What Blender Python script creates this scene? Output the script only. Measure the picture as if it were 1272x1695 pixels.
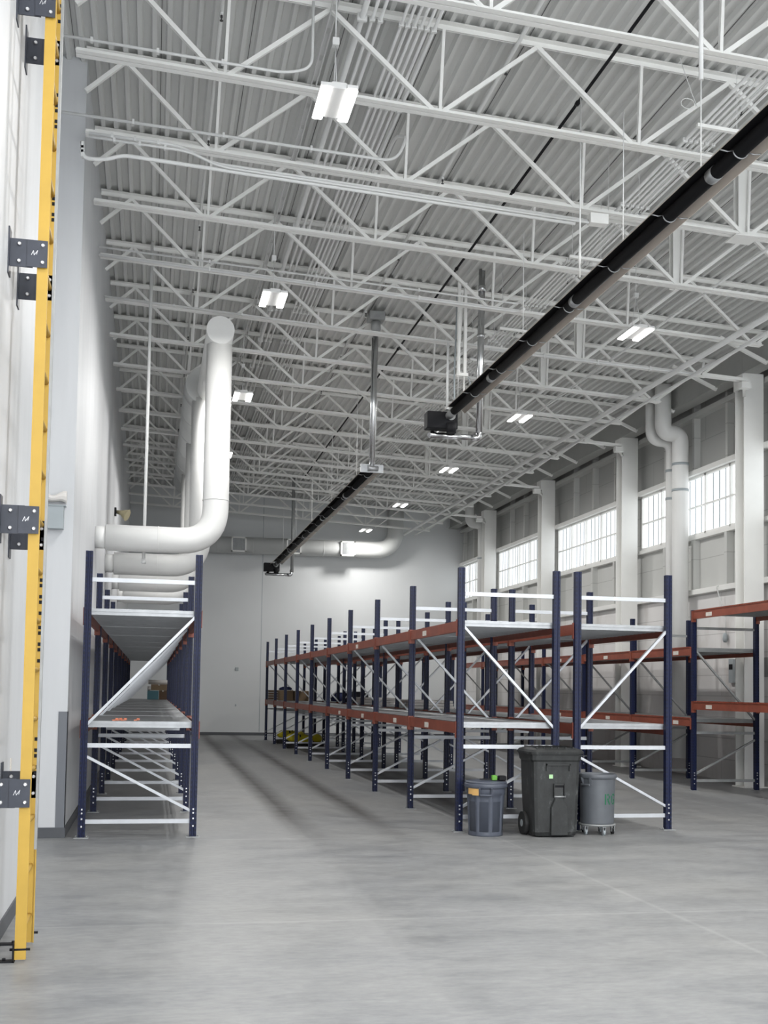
import bpy, math, random
from mathutils import Vector, Matrix
random.seed(7)
for o in list(bpy.data.objects): bpy.data.objects.remove(o)
S = bpy.context.scene
COL = S.collection
PI = math.pi

# ------------------------------------------------------------------ camera
def cam_axes(yaw, pitch, roll):
    cy, sy, cp, sp = math.cos(yaw), math.sin(yaw), math.cos(pitch), math.sin(pitch)
    F = Vector((sy*cp, cy*cp, sp)); R = Vector((cy, -sy, 0)); U = R.cross(F)
    c, s = math.cos(roll), math.sin(roll)
    return F, c*R + s*U, -s*R + c*U
FPX = 1872.65
F_, R_, U_ = cam_axes(.2015, .0539, .0160)
cd = bpy.data.cameras.new('camera'); cam = bpy.data.objects.new('camera', cd); COL.objects.link(cam)
cd.sensor_fit = 'VERTICAL'; cd.sensor_height = 36.0
cd.lens = FPX*36.0/1695.0
cd.shift_y = (1041.03-847.5)/1695.0
cd.clip_start = .05; cd.clip_end = 200
M4 = Matrix((R_, U_, -F_)).transposed().to_4x4(); M4.translation = Vector((0, 0, 1.6127))
cam.matrix_world = M4
S.camera = cam

# ------------------------------------------------------------------ world, exposure
W = bpy.data.worlds.new('world'); S.world = W; W.use_nodes = True
W.node_tree.nodes['Background'].inputs[0].default_value = (.93, .965, 1, 1)
W.node_tree.nodes['Background'].inputs[1].default_value = 3.3
S.view_settings.view_transform = 'Standard'
try: S.view_settings.look = 'None'
except Exception: pass
S.view_settings.gamma = 1; S.view_settings.use_curve_mapping = False
S.view_settings.exposure = 0.52
LAMP_W = 86.0        # each high-bay lamp
WIN_E = .85          # daylight through the translucent window panes

def area(name, loc, rot, sx, sy, power, color=(1, 1, 1), parent=None, spread=PI):
    l = bpy.data.lights.new(name, 'AREA'); l.shape = 'RECTANGLE'; l.size = sx; l.size_y = sy
    l.energy = power; l.color = color; l.spread = spread
    o = bpy.data.objects.new(name, l); COL.objects.link(o); o.location = loc; o.rotation_euler = rot
    if parent: o.parent = parent
    return o

# ------------------------------------------------------------------ materials
def mat(name, col, rough=.5, metal=0, emit=None, es=0, spec=None):
    m = bpy.data.materials.new(name); m.use_nodes = True
    b = m.node_tree.nodes['Principled BSDF']
    b.inputs['Base Color'].default_value = (*col, 1)
    b.inputs['Roughness'].default_value = rough; b.inputs['Metallic'].default_value = metal
    if spec is not None: b.inputs['Specular IOR Level'].default_value = spec
    if emit: b.inputs['Emission Color'].default_value = (*emit, 1); b.inputs['Emission Strength'].default_value = es
    return m
def nn(m, t, **kw):
    n = m.node_tree.nodes.new(t)
    for k, v in kw.items(): setattr(n, k, v)
    return n
def lk(m, a, b): m.node_tree.links.new(a, b)
def bsdf(m): return m.node_tree.nodes['Principled BSDF']
def math_(m, op, a, b=None, c=None, clamp=False):
    n = nn(m, 'ShaderNodeMath', operation=op); n.use_clamp = clamp
    for i, v in enumerate((a, b, c)):
        if v is None: continue
        if isinstance(v, (int, float)): n.inputs[i].default_value = v
        else: lk(m, v, n.inputs[i])
    return n.outputs[0]
def mixc(m, f, a, b, mode='MIX'):
    n = nn(m, 'ShaderNodeMix', data_type='RGBA', blend_type=mode)
    if isinstance(f, (int, float)): n.inputs[0].default_value = f
    else: lk(m, f, n.inputs[0])
    for i, v in ((6, a), (7, b)):
        if isinstance(v, tuple): n.inputs[i].default_value = (*v, 1)
        else: lk(m, v, n.inputs[i])
    return n.outputs[2]
def ramp(m, fac, stops):
    n = nn(m, 'ShaderNodeValToRGB'); e = n.color_ramp.elements
    e[0].position, e[0].color = stops[0][0], (*stops[0][1], 1)
    e[1].position, e[1].color = stops[-1][0], (*stops[-1][1], 1)
    for p, c in stops[1:-1]:
        x = e.new(p); x.color = (*c, 1)
    lk(m, fac, n.inputs[0]); return n.outputs[0]
def noise(m, scale, vec=None, detail=4, rough=.55, sc3=None):
    tc = nn(m, 'ShaderNodeTexCoord'); mp = nn(m, 'ShaderNodeMapping')
    lk(m, tc.outputs['Object'], mp.inputs[0])
    if sc3: mp.inputs['Scale'].default_value = sc3
    n = nn(m, 'ShaderNodeTexNoise'); n.inputs['Scale'].default_value = scale
    n.inputs['Detail'].default_value = detail; n.inputs['Roughness'].default_value = rough
    lk(m, mp.outputs[0], n.inputs['Vector']); return n.outputs[0]
def xyz(m):
    tc = nn(m, 'ShaderNodeTexCoord'); s = nn(m, 'ShaderNodeSeparateXYZ'); lk(m, tc.outputs['Object'], s.inputs[0])
    return s.outputs
def vary(m, col, amt=.08, scale=3, sc3=None):
    c2 = tuple(max(0, c*(1-amt)) for c in col); c1 = tuple(min(1, c*(1+amt*.5)) for c in col)
    lk(m, ramp(m, noise(m, scale, sc3=sc3), [(.3, c2), (.7, c1)]), bsdf(m).inputs['Base Color'])
    return m

WHITE = vary(mat('white_painted_steel', (.8, .8, .78), .45), (.86, .86, .835), .04, 2)
DUCT = vary(mat('white_duct_jacket', (.82, .82, .8), .4), (.77, .77, .755), .04, 1.5)
DUCTG = vary(mat('grey_white_duct', (.6, .61, .6), .4), (.60, .61, .60), .05, 1.5)
DECK = vary(mat('painted_roof_deck', (.66, .66, .65), .6), (.66, .665, .65), .06, 1, (1, .1, 1))
SEAM = mat('deck_seam_shadow_gap', (.10, .10, .10), .9)
PIPEW = vary(mat('white_painted_pipe', (.72, .73, .72), .4), (.74, .745, .735), .05, 3)
GALV = vary(mat('galvanised_steel', (.5, .5, .52), .4, .65), (.40, .41, .42), .16, 9)
GALVD = vary(mat('dull_galvanised_steel', (.36, .37, .37), .5, .4), (.36, .37, .37), .12, 9)
BRACE = vary(mat('zinc_white_brace', (.6, .62, .65), .38, .25), (.61, .63, .66), .07, 6)
STEEL = mat('polished_flue_steel', (.62, .63, .64), .22, 1)
NAVYD = mat('navy_dark', (.013, .019, .05), .5)
ORANGE = vary(mat('orange_red_beam_paint', (.25, .06, .03), .45), (.25, .062, .035), .2, 7)
STICK = vary(mat('paper_label', (.72, .68, .62), .6), (.72, .68, .62), .25, 60)
YEL = vary(mat('safety_yellow', (.54, .34, .055), .5), (.54, .34, .055), .07, 5)
BLACK = mat('black_metal', (.009, .009, .011), .65, spec=.25)
DKGREY = vary(mat('dark_grey_bracket', (.045, .05, .065), .45), (.045, .05, .066), .2, 8)
BOLT = mat('bolt_head', (.75, .75, .76), .3, .6)
GIRD = vary(mat('grey_girder_paint', (.38, .385, .37), .5), (.38, .385, .37), .08, 2)
GUARD = mat('grey_corner_guard', (.16, .17, .19), .5)
COVE = mat('dark_cove_base', (.085, .09, .10), .5)
ALU = mat('heater_reflector_alu', (.85, .77, .68), .42, .8)
TUBE = mat('heater_black_tube', (.006, .006, .007), .7, spec=.15)
LAMPB = mat('lamp_body_white', (.75, .75, .74), .4)
LAMP = mat('lit_lamp_strip', (1, 1, 1), .4, emit=(1, .985, .95), es=3.5)
GREYBOX = mat('grey_electric_box', (.36, .40, .42), .45)
TAN = mat('tan_horn', (.36, .32, .2), .6)
RUBBER = mat('rubber', (.02, .02, .02), .7)
GREEN = mat('green_paint', (.01, .14, .06), .6)
LIME = mat('lime_plastic', (.12, .36, .04), .5)
CARD = vary(mat('cardboard', (.26, .18, .11), .8), (.27, .19, .115), .15, 4)
TEAL = mat('teal_plastic', (.07, .19, .23), .5)
BLUEC = mat('blue_cloth', (.03, .04, .13), .8)
YELB = vary(mat('yellow_bundle', (.72, .62, .02), .5), (.74, .63, .02), .2, 5)
BROWN = mat('brown_board', (.13, .08, .05), .8)
PAPER = mat('white_wrapped_roll', (.72, .69, .66), .6)
SALMON = mat('salmon_clip', (.75, .27, .16), .5)
TAPE = mat('orange_tape', (.75, .45, .16), .6)
DARKCL = mat('dark_cloth', (.02, .02, .03), .9)
COPPER = mat('sprinkler_dark', (.05, .05, .05), .5)

# navy rack upright: slot rows punched down each face
NAVY = mat('navy_rack_paint', (.03, .045, .14), .42, spec=.3)
def _navy(m):
    x = xyz(m)
    fz = math_(m, 'FRACT', math_(m, 'MULTIPLY', x[2], 1/.0508))
    a = math_(m, 'LESS_THAN', math_(m, 'ABSOLUTE', math_(m, 'SUBTRACT', fz, .5)), .27)
    bx = math_(m, 'LESS_THAN', math_(m, 'ABSOLUTE', math_(m, 'SUBTRACT', math_(m, 'ABSOLUTE', x[1]), .018)), .0065)
    cx = math_(m, 'LESS_THAN', math_(m, 'ABSOLUTE', math_(m, 'SUBTRACT', math_(m, 'ABSOLUTE', x[0]), .0245)), .0055)
    s = math_(m, 'MULTIPLY', a, math_(m, 'MAXIMUM', bx, cx))
    base = ramp(m, noise(m, 6), [(.3, (.006, .010, .042)), (.7, (.010, .016, .058))])
    lk(m, mixc(m, s, base, (.004, .005, .012)), bsdf(m).inputs['Base Color'])
_navy(NAVY)

# floor: power-trowelled concrete
FLOOR = mat('sealed_concrete', (.4, .4, .4), .42)
def _floor(m):
    big = noise(m, .35, detail=5, rough=.6)
    med = noise(m, 2.2, detail=6, rough=.62, sc3=(.7, 1.35, 1))
    fin = noise(m, 14, detail=5, rough=.7, sc3=(.55, 1.4, 1))
    c = ramp(m, big, [(.32, (.18, .19, .205)), (.5, (.25, .255, .258)), (.68, (.29, .29, .282))])
    c = mixc(m, .34, c, ramp(m, med, [(.33, (.10, .105, .115)), (.52, (.26, .262, .262)), (.72, (.38, .38, .372))]))
    c = mixc(m, .20, c, ramp(m, fin, [(.32, (.09, .09, .10)), (.68, (.44, .44, .43))]))
    x = xyz(m)
    # rubber wheel lanes down the aisle
    wob = math_(m, 'MULTIPLY', math_(m, 'SUBTRACT', noise(m, .8), .5), .12)
    for cx, w, k in ((1.73, .16, .95), (2.72, .14, .85), (4.3, .12, .7), (4.75, .1, .6)):
        d = math_(m, 'ABSOLUTE', math_(m, 'SUBTRACT', math_(m, 'ADD', x[0], wob), cx))
        f = math_(m, 'SUBTRACT', 1, math_(m, 'DIVIDE', d, w*1.7), clamp=True)
        g = math_(m, 'MULTIPLY', math_(m, 'SUBTRACT', x[1], 11.8), .33, clamp=True)
        n = math_(m, 'MULTIPLY', math_(m, 'MULTIPLY', f, g), k)
        n = math_(m, 'MULTIPLY', n, math_(m, 'ADD', med, .55))
        c = mixc(m, n, c, (.07, .068, .066))
    # pale saw-cut joints
    for ax, cx in ((0, 3.8), (1, 7.9), (0, 8.1), (1, 12.2)):
        d = math_(m, 'ABSOLUTE', math_(m, 'SUBTRACT', x[ax], cx))
        f = math_(m, 'SUBTRACT', 1, math_(m, 'DIVIDE', d, .035), clamp=True)
        c = mixc(m, math_(m, 'MULTIPLY', math_(m, 'MULTIPLY', f, big), .42), c, (.50, .50, .49))
    v = nn(m, 'ShaderNodeTexVoronoi'); v.inputs['Scale'].default_value = 2.6
    sp = math_(m, 'LESS_THAN', v.outputs['Distance'], .035)
    c = mixc(m, math_(m, 'MULTIPLY', sp, .6), c, (.75, .75, .75))
    lk(m, c, bsdf(m).inputs['Base Color'])
    lk(m, math_(m, 'ADD', math_(m, 'MULTIPLY', med, .3), .30), bsdf(m).inputs['Roughness'])
_floor(FLOOR)

WALLC = mat('pale_cool_wall_paint', (.6, .62, .65), .55)
def _wallc(m):
    n1 = noise(m, 1.2, sc3=(1, .9, .25)); n2 = noise(m, 5, sc3=(1, 1, .1))
    c = ramp(m, n1, [(.3, (.57, .585, .605)), (.7, (.635, .645, .66))])
    c = mixc(m, .12, c, ramp(m, n2, [(.35, (.45, .46, .47)), (.65, (.72, .72, .73))]))
    lk(m, c, bsdf(m).inputs['Base Color'])
_wallc(WALLC)
BACKC = vary(mat('back_wall_paint', (.6, .62, .63), .5), (.68, .695, .70), .03, .6)
# block wall on the right: courses painted white
def block_mat(name, a, b, bh, bw, dirt=0):
    m = mat(name, a, .6); x = xyz(m)
    br = nn(m, 'ShaderNodeTexBrick'); cb = nn(m, 'ShaderNodeCombineXYZ')
    lk(m, x[1], cb.inputs[0]); lk(m, x[2], cb.inputs[1]); lk(m, cb.outputs[0], br.inputs['Vector'])
    br.inputs['Scale'].default_value = 1; br.inputs['Brick Width'].default_value = bw; br.inputs['Row Height'].default_value = bh
    br.inputs['Mortar Size'].default_value = .008; br.inputs['Color1'].default_value = (*a, 1)
    br.inputs['Color2'].default_value = (*b, 1); br.inputs['Mortar'].default_value = (*[v*.72 for v in a], 1)
    c = br.outputs['Color']
    n = noise(m, 1.6, detail=6, sc3=(1, 1, .5))
    c = mixc(m, ramp_f(m, n, .52, .75, .55 if dirt else .2), c, (.42, .37, .33) if dirt else (.5, .5, .49))
    lk(m, c, bsdf(m).inputs['Base Color']); return m
def ramp_f(m, f, a, b, k):
    return math_(m, 'MULTIPLY', math_(m, 'DIVIDE', math_(m, 'SUBTRACT', f, a), b-a, clamp=True), k)
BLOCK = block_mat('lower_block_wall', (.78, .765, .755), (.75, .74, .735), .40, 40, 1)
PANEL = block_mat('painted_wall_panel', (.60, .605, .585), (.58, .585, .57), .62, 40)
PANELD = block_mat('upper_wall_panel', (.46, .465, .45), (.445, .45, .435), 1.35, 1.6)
PANE = mat('lit_translucent_pane', (.8, .82, .84), .3, emit=(.93, .975, 1), es=WIN_E)
BINC = vary(mat('grey_blue_bin_plastic', (.08, .092, .12), .42), (.085, .096, .125), .12, 5)
BIN3C = vary(mat('grey_bin_plastic', (.12, .13, .145), .42), (.125, .135, .15), .12, 5)
CARTC = mat('black_cart_plastic', (.03, .032, .032), .55)
def _cart(m):
    n = noise(m, 9, detail=7, rough=.72, sc3=(1, 1, .6))
    c = ramp(m, n, [(.35, (.016, .017, .017)), (.58, (.03, .032, .032)), (.72, (.12, .125, .125))])
    lk(m, c, bsdf(m).inputs['Base Color'])
_cart(CARTC)
CONC = mat('navy_placeholder', (.02, .03, .08), .5)

# ------------------------------------------------------------------ mesh builder
class MB:
    def __init__(s): s.v = []; s.f = []; s.sm = []
    def add(s, vs, fs, smooth=False):
        k = len(s.v); s.v += [tuple(v) for v in vs]
        for f in fs: s.f.append(tuple(i+k for i in f)); s.sm.append(smooth)
        return s
    def box(s, x0, x1, y0, y1, z0, z1):
        return s.add([(x0,y0,z0),(x1,y0,z0),(x1,y1,z0),(x0,y1,z0),(x0,y0,z1),(x1,y0,z1),(x1,y1,z1),(x0,y1,z1)],
              [(0,3,2,1),(4,5,6,7),(0,1,5,4),(1,2,6,5),(2,3,7,6),(3,0,4,7)])
    def bevbox(s, x0, x1, y0, y1, z0, z1, b):
        p = [(x0+b,y0),(x1-b,y0),(x1,y0+b),(x1,y1-b),(x1-b,y1),(x0+b,y1),(x0,y1-b),(x0,y0+b)]
        q = [(x0+2*b,y0+b),(x1-2*b,y0+b),(x1-b,y0+2*b),(x1-b,y1-2*b),(x1-2*b,y1-b),(x0+2*b,y1-b),(x0+b,y1-2*b),(x0+b,y0+2*b)]
        rings = [[(x,y,z0) for x,y in q],[(x,y,z0+b) for x,y in p],[(x,y,z1-b) for x,y in p],[(x,y,z1) for x,y in q]]
        return s.loft(rings, True, True)
    def loft(s, rings, cap0=False, cap1=False, smooth=False, closed=True):
        n = len(rings[0]); k = len(s.v)
        for r in rings: s.v += [tuple(v) for v in r]
        for i in range(len(rings)-1):
            for j in range(n if closed else n-1):
                a = k+i*n+j; b = k+i*n+(j+1) % n
                s.f.append((a, b, b+n, a+n)); s.sm.append(smooth)
        if cap0: s.f.append(tuple(k+j for j in reversed(range(n)))); s.sm.append(False)
        if cap1: s.f.append(tuple(k+(len(rings)-1)*n+j for j in range(n))); s.sm.append(False)
        return s
    def frame(s, d, up=(0, 0, 1)):
        d = Vector(d).normalized(); up = Vector(up)
        if abs(d.dot(up)) > .999: up = Vector((0, 1, 0))
        a = d.cross(up).normalized(); b = a.cross(d).normalized()
        return d, a, b
    def beam(s, p, q, w, h, up=(0, 0, 1)):
        p = Vector(p); q = Vector(q); d, a, b = s.frame(q-p, up)
        c = [(-w/2,-h/2),(w/2,-h/2),(w/2,h/2),(-w/2,h/2)]
        return s.loft([[P+a*x+b*y for x, y in c] for P in (p, q)], True, True)
    def prof(s, p, q, pts, up=(0, 0, 1), closed=True):
        p = Vector(p); q = Vector(q); d, a, b = s.frame(q-p, up)
        return s.loft([[P+a*x+b*y for x, y in pts] for P in (p, q)], closed, closed, closed=closed)
    def tube(s, path, r, n=10, cap=True, smooth=True):
        path = [Vector(p) for p in path]; rings = []; prev = None
        for i, p in enumerate(path):
            if i == 0: d = path[1]-p
            elif i == len(path)-1: d = p-path[i-1]
            else: d = (path[i+1]-p).normalized()+(p-path[i-1]).normalized()
            d.normalize()
            if prev is None: _, a, b = s.frame(d)
            else:
                a = prev-d*prev.dot(d); a.normalize(); b = a.cross(d)
            prev = a
            rr = r[i] if isinstance(r, (list, tuple)) else r
            rings.append([p+a*math.cos(t)*rr+b*math.sin(t)*rr for t in [2*PI*j/n for j in range(n)]])
        return s.loft(rings, cap, cap, smooth)
    def lathe(s, prof, cx=0, cy=0, n=32, smooth=True, cap0=True, cap1=True):
        rings = [[(cx+r*math.cos(2*PI*j/n), cy+r*math.sin(2*PI*j/n), z) for j in range(n)] for r, z in prof]
        return s.loft(rings, cap0, cap1, smooth)
    def build(s, name, m, parent=None, loc=(0, 0, 0)):
        me = bpy.data.meshes.new(name)
        L = Vector(loc)
        me.from_pydata([tuple(Vector(v)-L) for v in s.v], [], s.f); me.update()
        me.polygons.foreach_set('use_smooth', s.sm)
        me.materials.append(m)
        o = bpy.data.objects.new(name, me); COL.objects.link(o)
        if parent: o.parent = parent
        o.location = loc
        return o
def bend(pts, r, n=6):
    """round the corners of a polyline"""
    pts = [Vector(p) for p in pts]; out = [pts[0]]
    for i in range(1, len(pts)-1):
        a = (pts[i-1]-pts[i]); b = (pts[i+1]-pts[i]); ra = min(r, a.length*.49, b.length*.49)
        p0 = pts[i]+a.normalized()*ra; p2 = pts[i]+b.normalized()*ra
        for k in range(n+1):
            t = k/n; out.append(p0*(1-t)**2+pts[i]*2*t*(1-t)+p2*t*t)
    return out+[pts[-1]]
def tag(o, label, cat, group=None):
    o['label'] = label; o['category'] = cat
    if group: o['group'] = group
    return o
def thing(name, label, cat, loc=(0, 0, 0), group=None):
    o = bpy.data.objects.new(name, None); COL.objects.link(o); o.location = loc; o.empty_display_size = .2
    return tag(o, label, cat, group)
def struct(o): o['kind'] = 'structure'; return o
def inst(src, parent, loc, name=None, rotz=0):
    c = src.copy(); COL.objects.link(c); c.parent = parent; c.location = loc
    c.rotation_euler = (0, 0, rotz)
    if name: c.name = name
    for ch in list(src.children):
        d = ch.copy(); COL.objects.link(d); d.parent = c
    return c
def dup(root, loc, label, group=None):
    r = root.copy(); COL.objects.link(r); r.location = loc; r['label'] = label
    if group: r['group'] = group
    for ch in list(root.children):
        c = ch.copy(); COL.objects.link(c); c.parent = r
        for g in list(ch.children):
            d = g.copy(); COL.objects.link(d); d.parent = c
    return r
ORD = ['first','second','third','fourth','fifth','sixth','seventh','eighth','ninth','tenth','eleventh','twelfth',
       'thirteenth','fourteenth','fifteenth','sixteenth','seventeenth','eighteenth','nineteenth','twentieth']

# ================================================================== STRUCTURE
XL, XR, YB = -.87, 10.75, 38.7
def zdeck(x): return 8.42-.048*(x-XL)       # underside of roof deck
def zbot(x): return 7.49-.048*(x-XL)        # joist bottom chord underside
struct(MB().box(-4, 11.3, -4, 39.2, -.12, 0).build('floor', FLOOR))

# roof deck: 6in pitch ribs running front to back
def build_deck():
    m = MB(); prof = []; x = -2.0; P = .1524; k = 0
    while x < XR+.2:
        z = zdeck(x); seam = (k % 6 == 0)
        prof += [(x, z), (x+.044, z), (x+.062, z+.045), (x+.134, z+.045)]
        k += 1; x += P
    y0, y1 = -3, YB
    n = len(prof)
    vs = [(a, y0, b) for a, b in prof]+[(a, y1, b) for a, b in prof]
    m.add(vs, [(i+1, i, i+n, i+n+1) for i in range(n-1)])
    top = [(-2.0, y0, zdeck(-2)+.16), (prof[-1][0], y0, zdeck(XR)+.16), (prof[-1][0], y1, zdeck(XR)+.16), (-2.0, y1, zdeck(-2)+.16)]
    m.add(top, [(0, 1, 2, 3)])
    d = struct(m.build('ceiling', DECK))
    s = MB(); x = -2.0; k = 0
    while x < XR-.1:
        if k % 6 == 0:
            z = zdeck(x+.095)+.039; s.box(x+.088, x+.094, y0, y1, z, z+.004)
        k += 1; x += P
    s.build('deck_seam', SEAM, d)
build_deck()

# left wall (far length) and the nearer length, with the opening between
struct(MB().box(-1.95, XL, 12.47, YB, 0, 8.56).build('wall_left', WALLC))
struct(MB().box(-1.95, -.905, -3, 8.7, 0, 8.56).build('wall_left_near', WALLC))
struct(MB().box(-2.15, -1.95, 8.0, 13.2, 0, 8.6).build('wall_opening', WALLC))
struct(MB().box(-2, 11.0, YB, YB+.3, 0, 8.6).build('wall_back', BACKC))
MB().box(3.61, 3.63, YB-.003, YB+.01, .12, 8.3).build('wall_joint', GREYBOX, bpy.data.objects['wall_back'])
struct(MB().box(XL+.001, 10.7, YB-.02, YB, 0, .10).build('baseboard_back', COVE))
struct(MB().box(XL, XL+.012, 12.47, YB, 0, .11).box(-1.95, XL+.012, 12.458, 12.47, 0, .11).build('baseboard_left', COVE))
struct(MB().box(-.905, -.893, -3, 8.7, 0, .11).box(-1.9, -.893, 8.7, 8.712, 0, .11).build('baseboard_near', COVE))
struct(MB().box(-.96, XL+.006, 12.464, 12.47, .11, 1.33).box(XL, XL+.006, 12.464, 12.56, .11, 1.33).build('trim_1', GUARD))
struct(MB().box(-.905, -.899, 8.6, 8.706, .11, 1.36).box(-.99, -.899, 8.7, 8.706, .11, 1.36).build('trim_2', GUARD))

# right wall: block base, ledge, panels, ribbon of windows, darker panels above
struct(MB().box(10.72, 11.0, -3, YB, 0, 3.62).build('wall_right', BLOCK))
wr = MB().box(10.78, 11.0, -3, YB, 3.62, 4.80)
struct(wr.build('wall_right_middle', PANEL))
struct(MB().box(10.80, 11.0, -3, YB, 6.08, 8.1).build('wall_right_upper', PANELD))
struct(MB().box(10.60, 10.80, -3, YB, 3.62, 3.72).build('trim_3', WHITE))          # ledge angle
struct(MB().box(10.66, 10.80, -3, YB, 4.74, 4.82).build('trim_4', WHITE))          # sill
struct(MB().box(10.60, 10.80, -3, YB, 6.04, 6.14).build('trim_5', WHITE))          # head
struct(MB().box(10.62, 10.80, -3, YB, 7.22, 7.32).build('trim_6', PANEL))          # girt
COLY = [13.0, 18.35, 23.7, 29.05, 34.4]
g = MB()
for i, y in enumerate(COLY):
    for dy in (1.35, 2.7, 4.0):
        if y+dy < YB: g.box(10.64, 10.80, y+dy-.05, y+dy+.05, 3.72, 4.74); g.box(10.66, 10.80, y+dy-.04, y+dy+.04, 6.14, 7.9)
struct(g.build('trim_7', PANEL))
# windows: one per bay, frame + 5 sashes + thin glazing ribs
bays = [(a+.3, b-.1) for a, b in zip([7.65]+COLY, COLY)]+[(34.7, YB-.25)]
for i, (y0, y1) in enumerate(bays):
    f = MB(); n = 5; w = (y1-y0)/n
    for k in range(n+1):
        t = .035 if k not in (2,) else .05
        yy = y0+k*w; f.box(10.70, 10.80, yy-t/2, yy+t/2, 4.82, 6.04)
    f.box(10.71, 10.79, y0, y1, 5.40, 5.435).box(10.70, 10.80, y0, y1, 4.82, 4.87).box(10.70, 10.80, y0, y1, 5.99, 6.04)
    fr = f.build('window_%d' % (i+1), WHITE); struct(fr)
    r = MB()
    for k in range(n):
        for q in (1, 2, 3):
            yy = y0+(k+q/4)*w; r.box(10.745, 10.762, yy-.010, yy+.010, 4.87, 5.99)
    r.build('glazing_rib', GREYBOX, fr)
    MB().box(10.76, 10.775, y0, y1, 4.83, 6.03).build('pane', PANE, fr)
    # opaque pier between this strip and the next, behind the column
for i, y in enumerate([7.65]+COLY):
    struct(MB().box(10.76, 10.96, y-.1, y+.3, 4.8, 6.08).build('wall_pier_%d' % (i+1), PANEL))
struct(MB().box(10.94, 11.0, -3, YB, 4.7, 6.2).build('wall_right_outer', PANEL))

# ================================================================== COLUMNS AND GIRDER
def hcol(y, top):
    m = MB()
    m.box(10.22, 10.60, y-.10, y-.08, 0, top).box(10.22, 10.60, y+.20, y+.22, 0, top).box(10.40, 10.42, y-.08, y+.20, 0, top)
    return m
cnames = ['second nearest the camera, beside the shelves at the right edge', 'third from the camera, just left of the pair of wall pipes',
          'fourth from the camera, above the dustbins', 'farthest one, beside the back wall']
first = ['white steel column just outside the near bay of the block wall']+['white steel column at the right wall, '+c for c in
         ['nearest in view, at the right edge', 'second from the right edge, left of the twin ducts',
          'third from the right edge', 'nearest the back wall']]
for i, y in enumerate(COLY):
    t = thing('steel_column', first[i], 'column', (10.22, y, 0), 'steel columns along the right wall')
    L = (10.0, y, 0)
    hcol(y, 7.37).build('shaft', WHITE, t, (0, 0, 0)).location = (-10.22, -y, 0)
    MB().box(10.19, 10.68, y-.16, y+.28, 0, .02).build('base_plate', WHITE, t).location = (-10.22, -y, 0)
    b = MB().beam((10.25, y-.05, 6.97), (9.80, y-.84, 6.97), .05, .06).box(9.72, 9.90, y-.92, y-.78, 6.86, 6.97)
    b.build('joist_bracket', WHITE, t).location = (-10.22, -y, 0)
    c = MB().box(10.19, 10.22, y-.10, y+.22, 7.1, 7.36)
    c.build('gusset', WHITE, t).location = (-10.22, -y, 0)
ys = [7.65]+COLY+[YB]
for i in range(len(ys)-1):
    a, b = ys[i]+.0, ys[i+1]-.004
    if i == len(ys)-2: b = YB
    m = MB()
    m.box(10.24, 10.40, a, b, 7.40, 7.84)
    m.box(10.20, 10.50, a, b, 7.37, 7.40).box(10.20, 10.50, a, b, 7.84, 7.865)
    tag(m.build('steel_girder', GIRD), 'grey girder on the column tops, %s span from the back wall' % ORD[len(ys)-2-i],
        'girder', 'girders along the right wall')

# ================================================================== ROOF JOISTS
B = [.50, 2.62, 4.73, 6.85, 8.97]; T = [-.45, 1.54, 3.66, 5.78, 7.90]
XJ = XL
def zt(x): return zdeck(x)-.06
def zb(x): return zbot(x)+.03
def J(x, z, dy=0): return (x-XJ, dy, z)
def make_joist():
    t = thing('roof_joist', '', 'roof joist', (XJ, 0, 0), 'open-web joists across the roof')
    L1 = [(.008, 0), (.068, 0), (.068, .007), (.015, .007), (.015, .055), (.008, .055)]
    L2 = [(-a, b) for a, b in reversed(L1)]
    for nm, z, xe in (('bottom_chord', zbot, 9.1), ('top_chord', lambda x: zdeck(x)-.004, 10.19)):
        m = MB(); sgn = 1 if nm == 'bottom_chord' else -1
        if sgn < 0: m.beam(J(XJ+.01, z(XJ+.01)-.003), J(xe, z(xe)-.003), .156, .004)  # filler plate added to stop light through the chord gap and darken flutes
        for L in (L1, L2):
            pts = [(a, b*sgn) for a, b in (L if sgn == 1 else reversed(L))]
            x0 = XJ+.02 if nm == 'bottom_chord' else XJ+.01
            m.prof(J(x0, z(x0)), J(xe, z(xe)), pts)
        m.build(nm, WHITE, t)
    def web(a, b, w=.045):
        MB().beam(a, b, .042, w, (0, 1, 0)).build('web_diagonal', WHITE, t)
    web(J(XJ+.01, zt(XJ)-.40), J(T[0], zt(T[0])))
    for i in range(5):
        web(J(T[i], zt(T[i])), J(B[i]-.04, zb(B[i])))
        if i < 4: web(J(B[i]+.06, zb(B[i])), J(T[i+1], zt(T[i+1])), .035)
    web(J(B[4]+.05, zb(B[4])), J(10.1, zt(10.1)), .04)
    for i in range(4):
        MB().beam(J(B[i]+.03, zb(B[i])), J(B[i]+.06, zt(B[i])), .03, .04, (0, 1, 0)).build('web_vertical', WHITE, t)
    MB().beam(J(9.35, zt(9.35)-.15), J(10.24, 7.34), .06, .05, (0, 1, 0)).build('knee_brace', WHITE, t)
    return t
JY = [7.15, 8.9, 10.62, 12.2]+[13.95+1.78*k for k in range(0, 14)]
j0 = make_joist(); nJ = len(JY)
ext = MB()
for L in (1, -1): ext.beam(J(9.0, zbot(9.0)+.004), J(9.86, zbot(9.86)+.004), .12, .008)
EXT = None; POST = None
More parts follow.
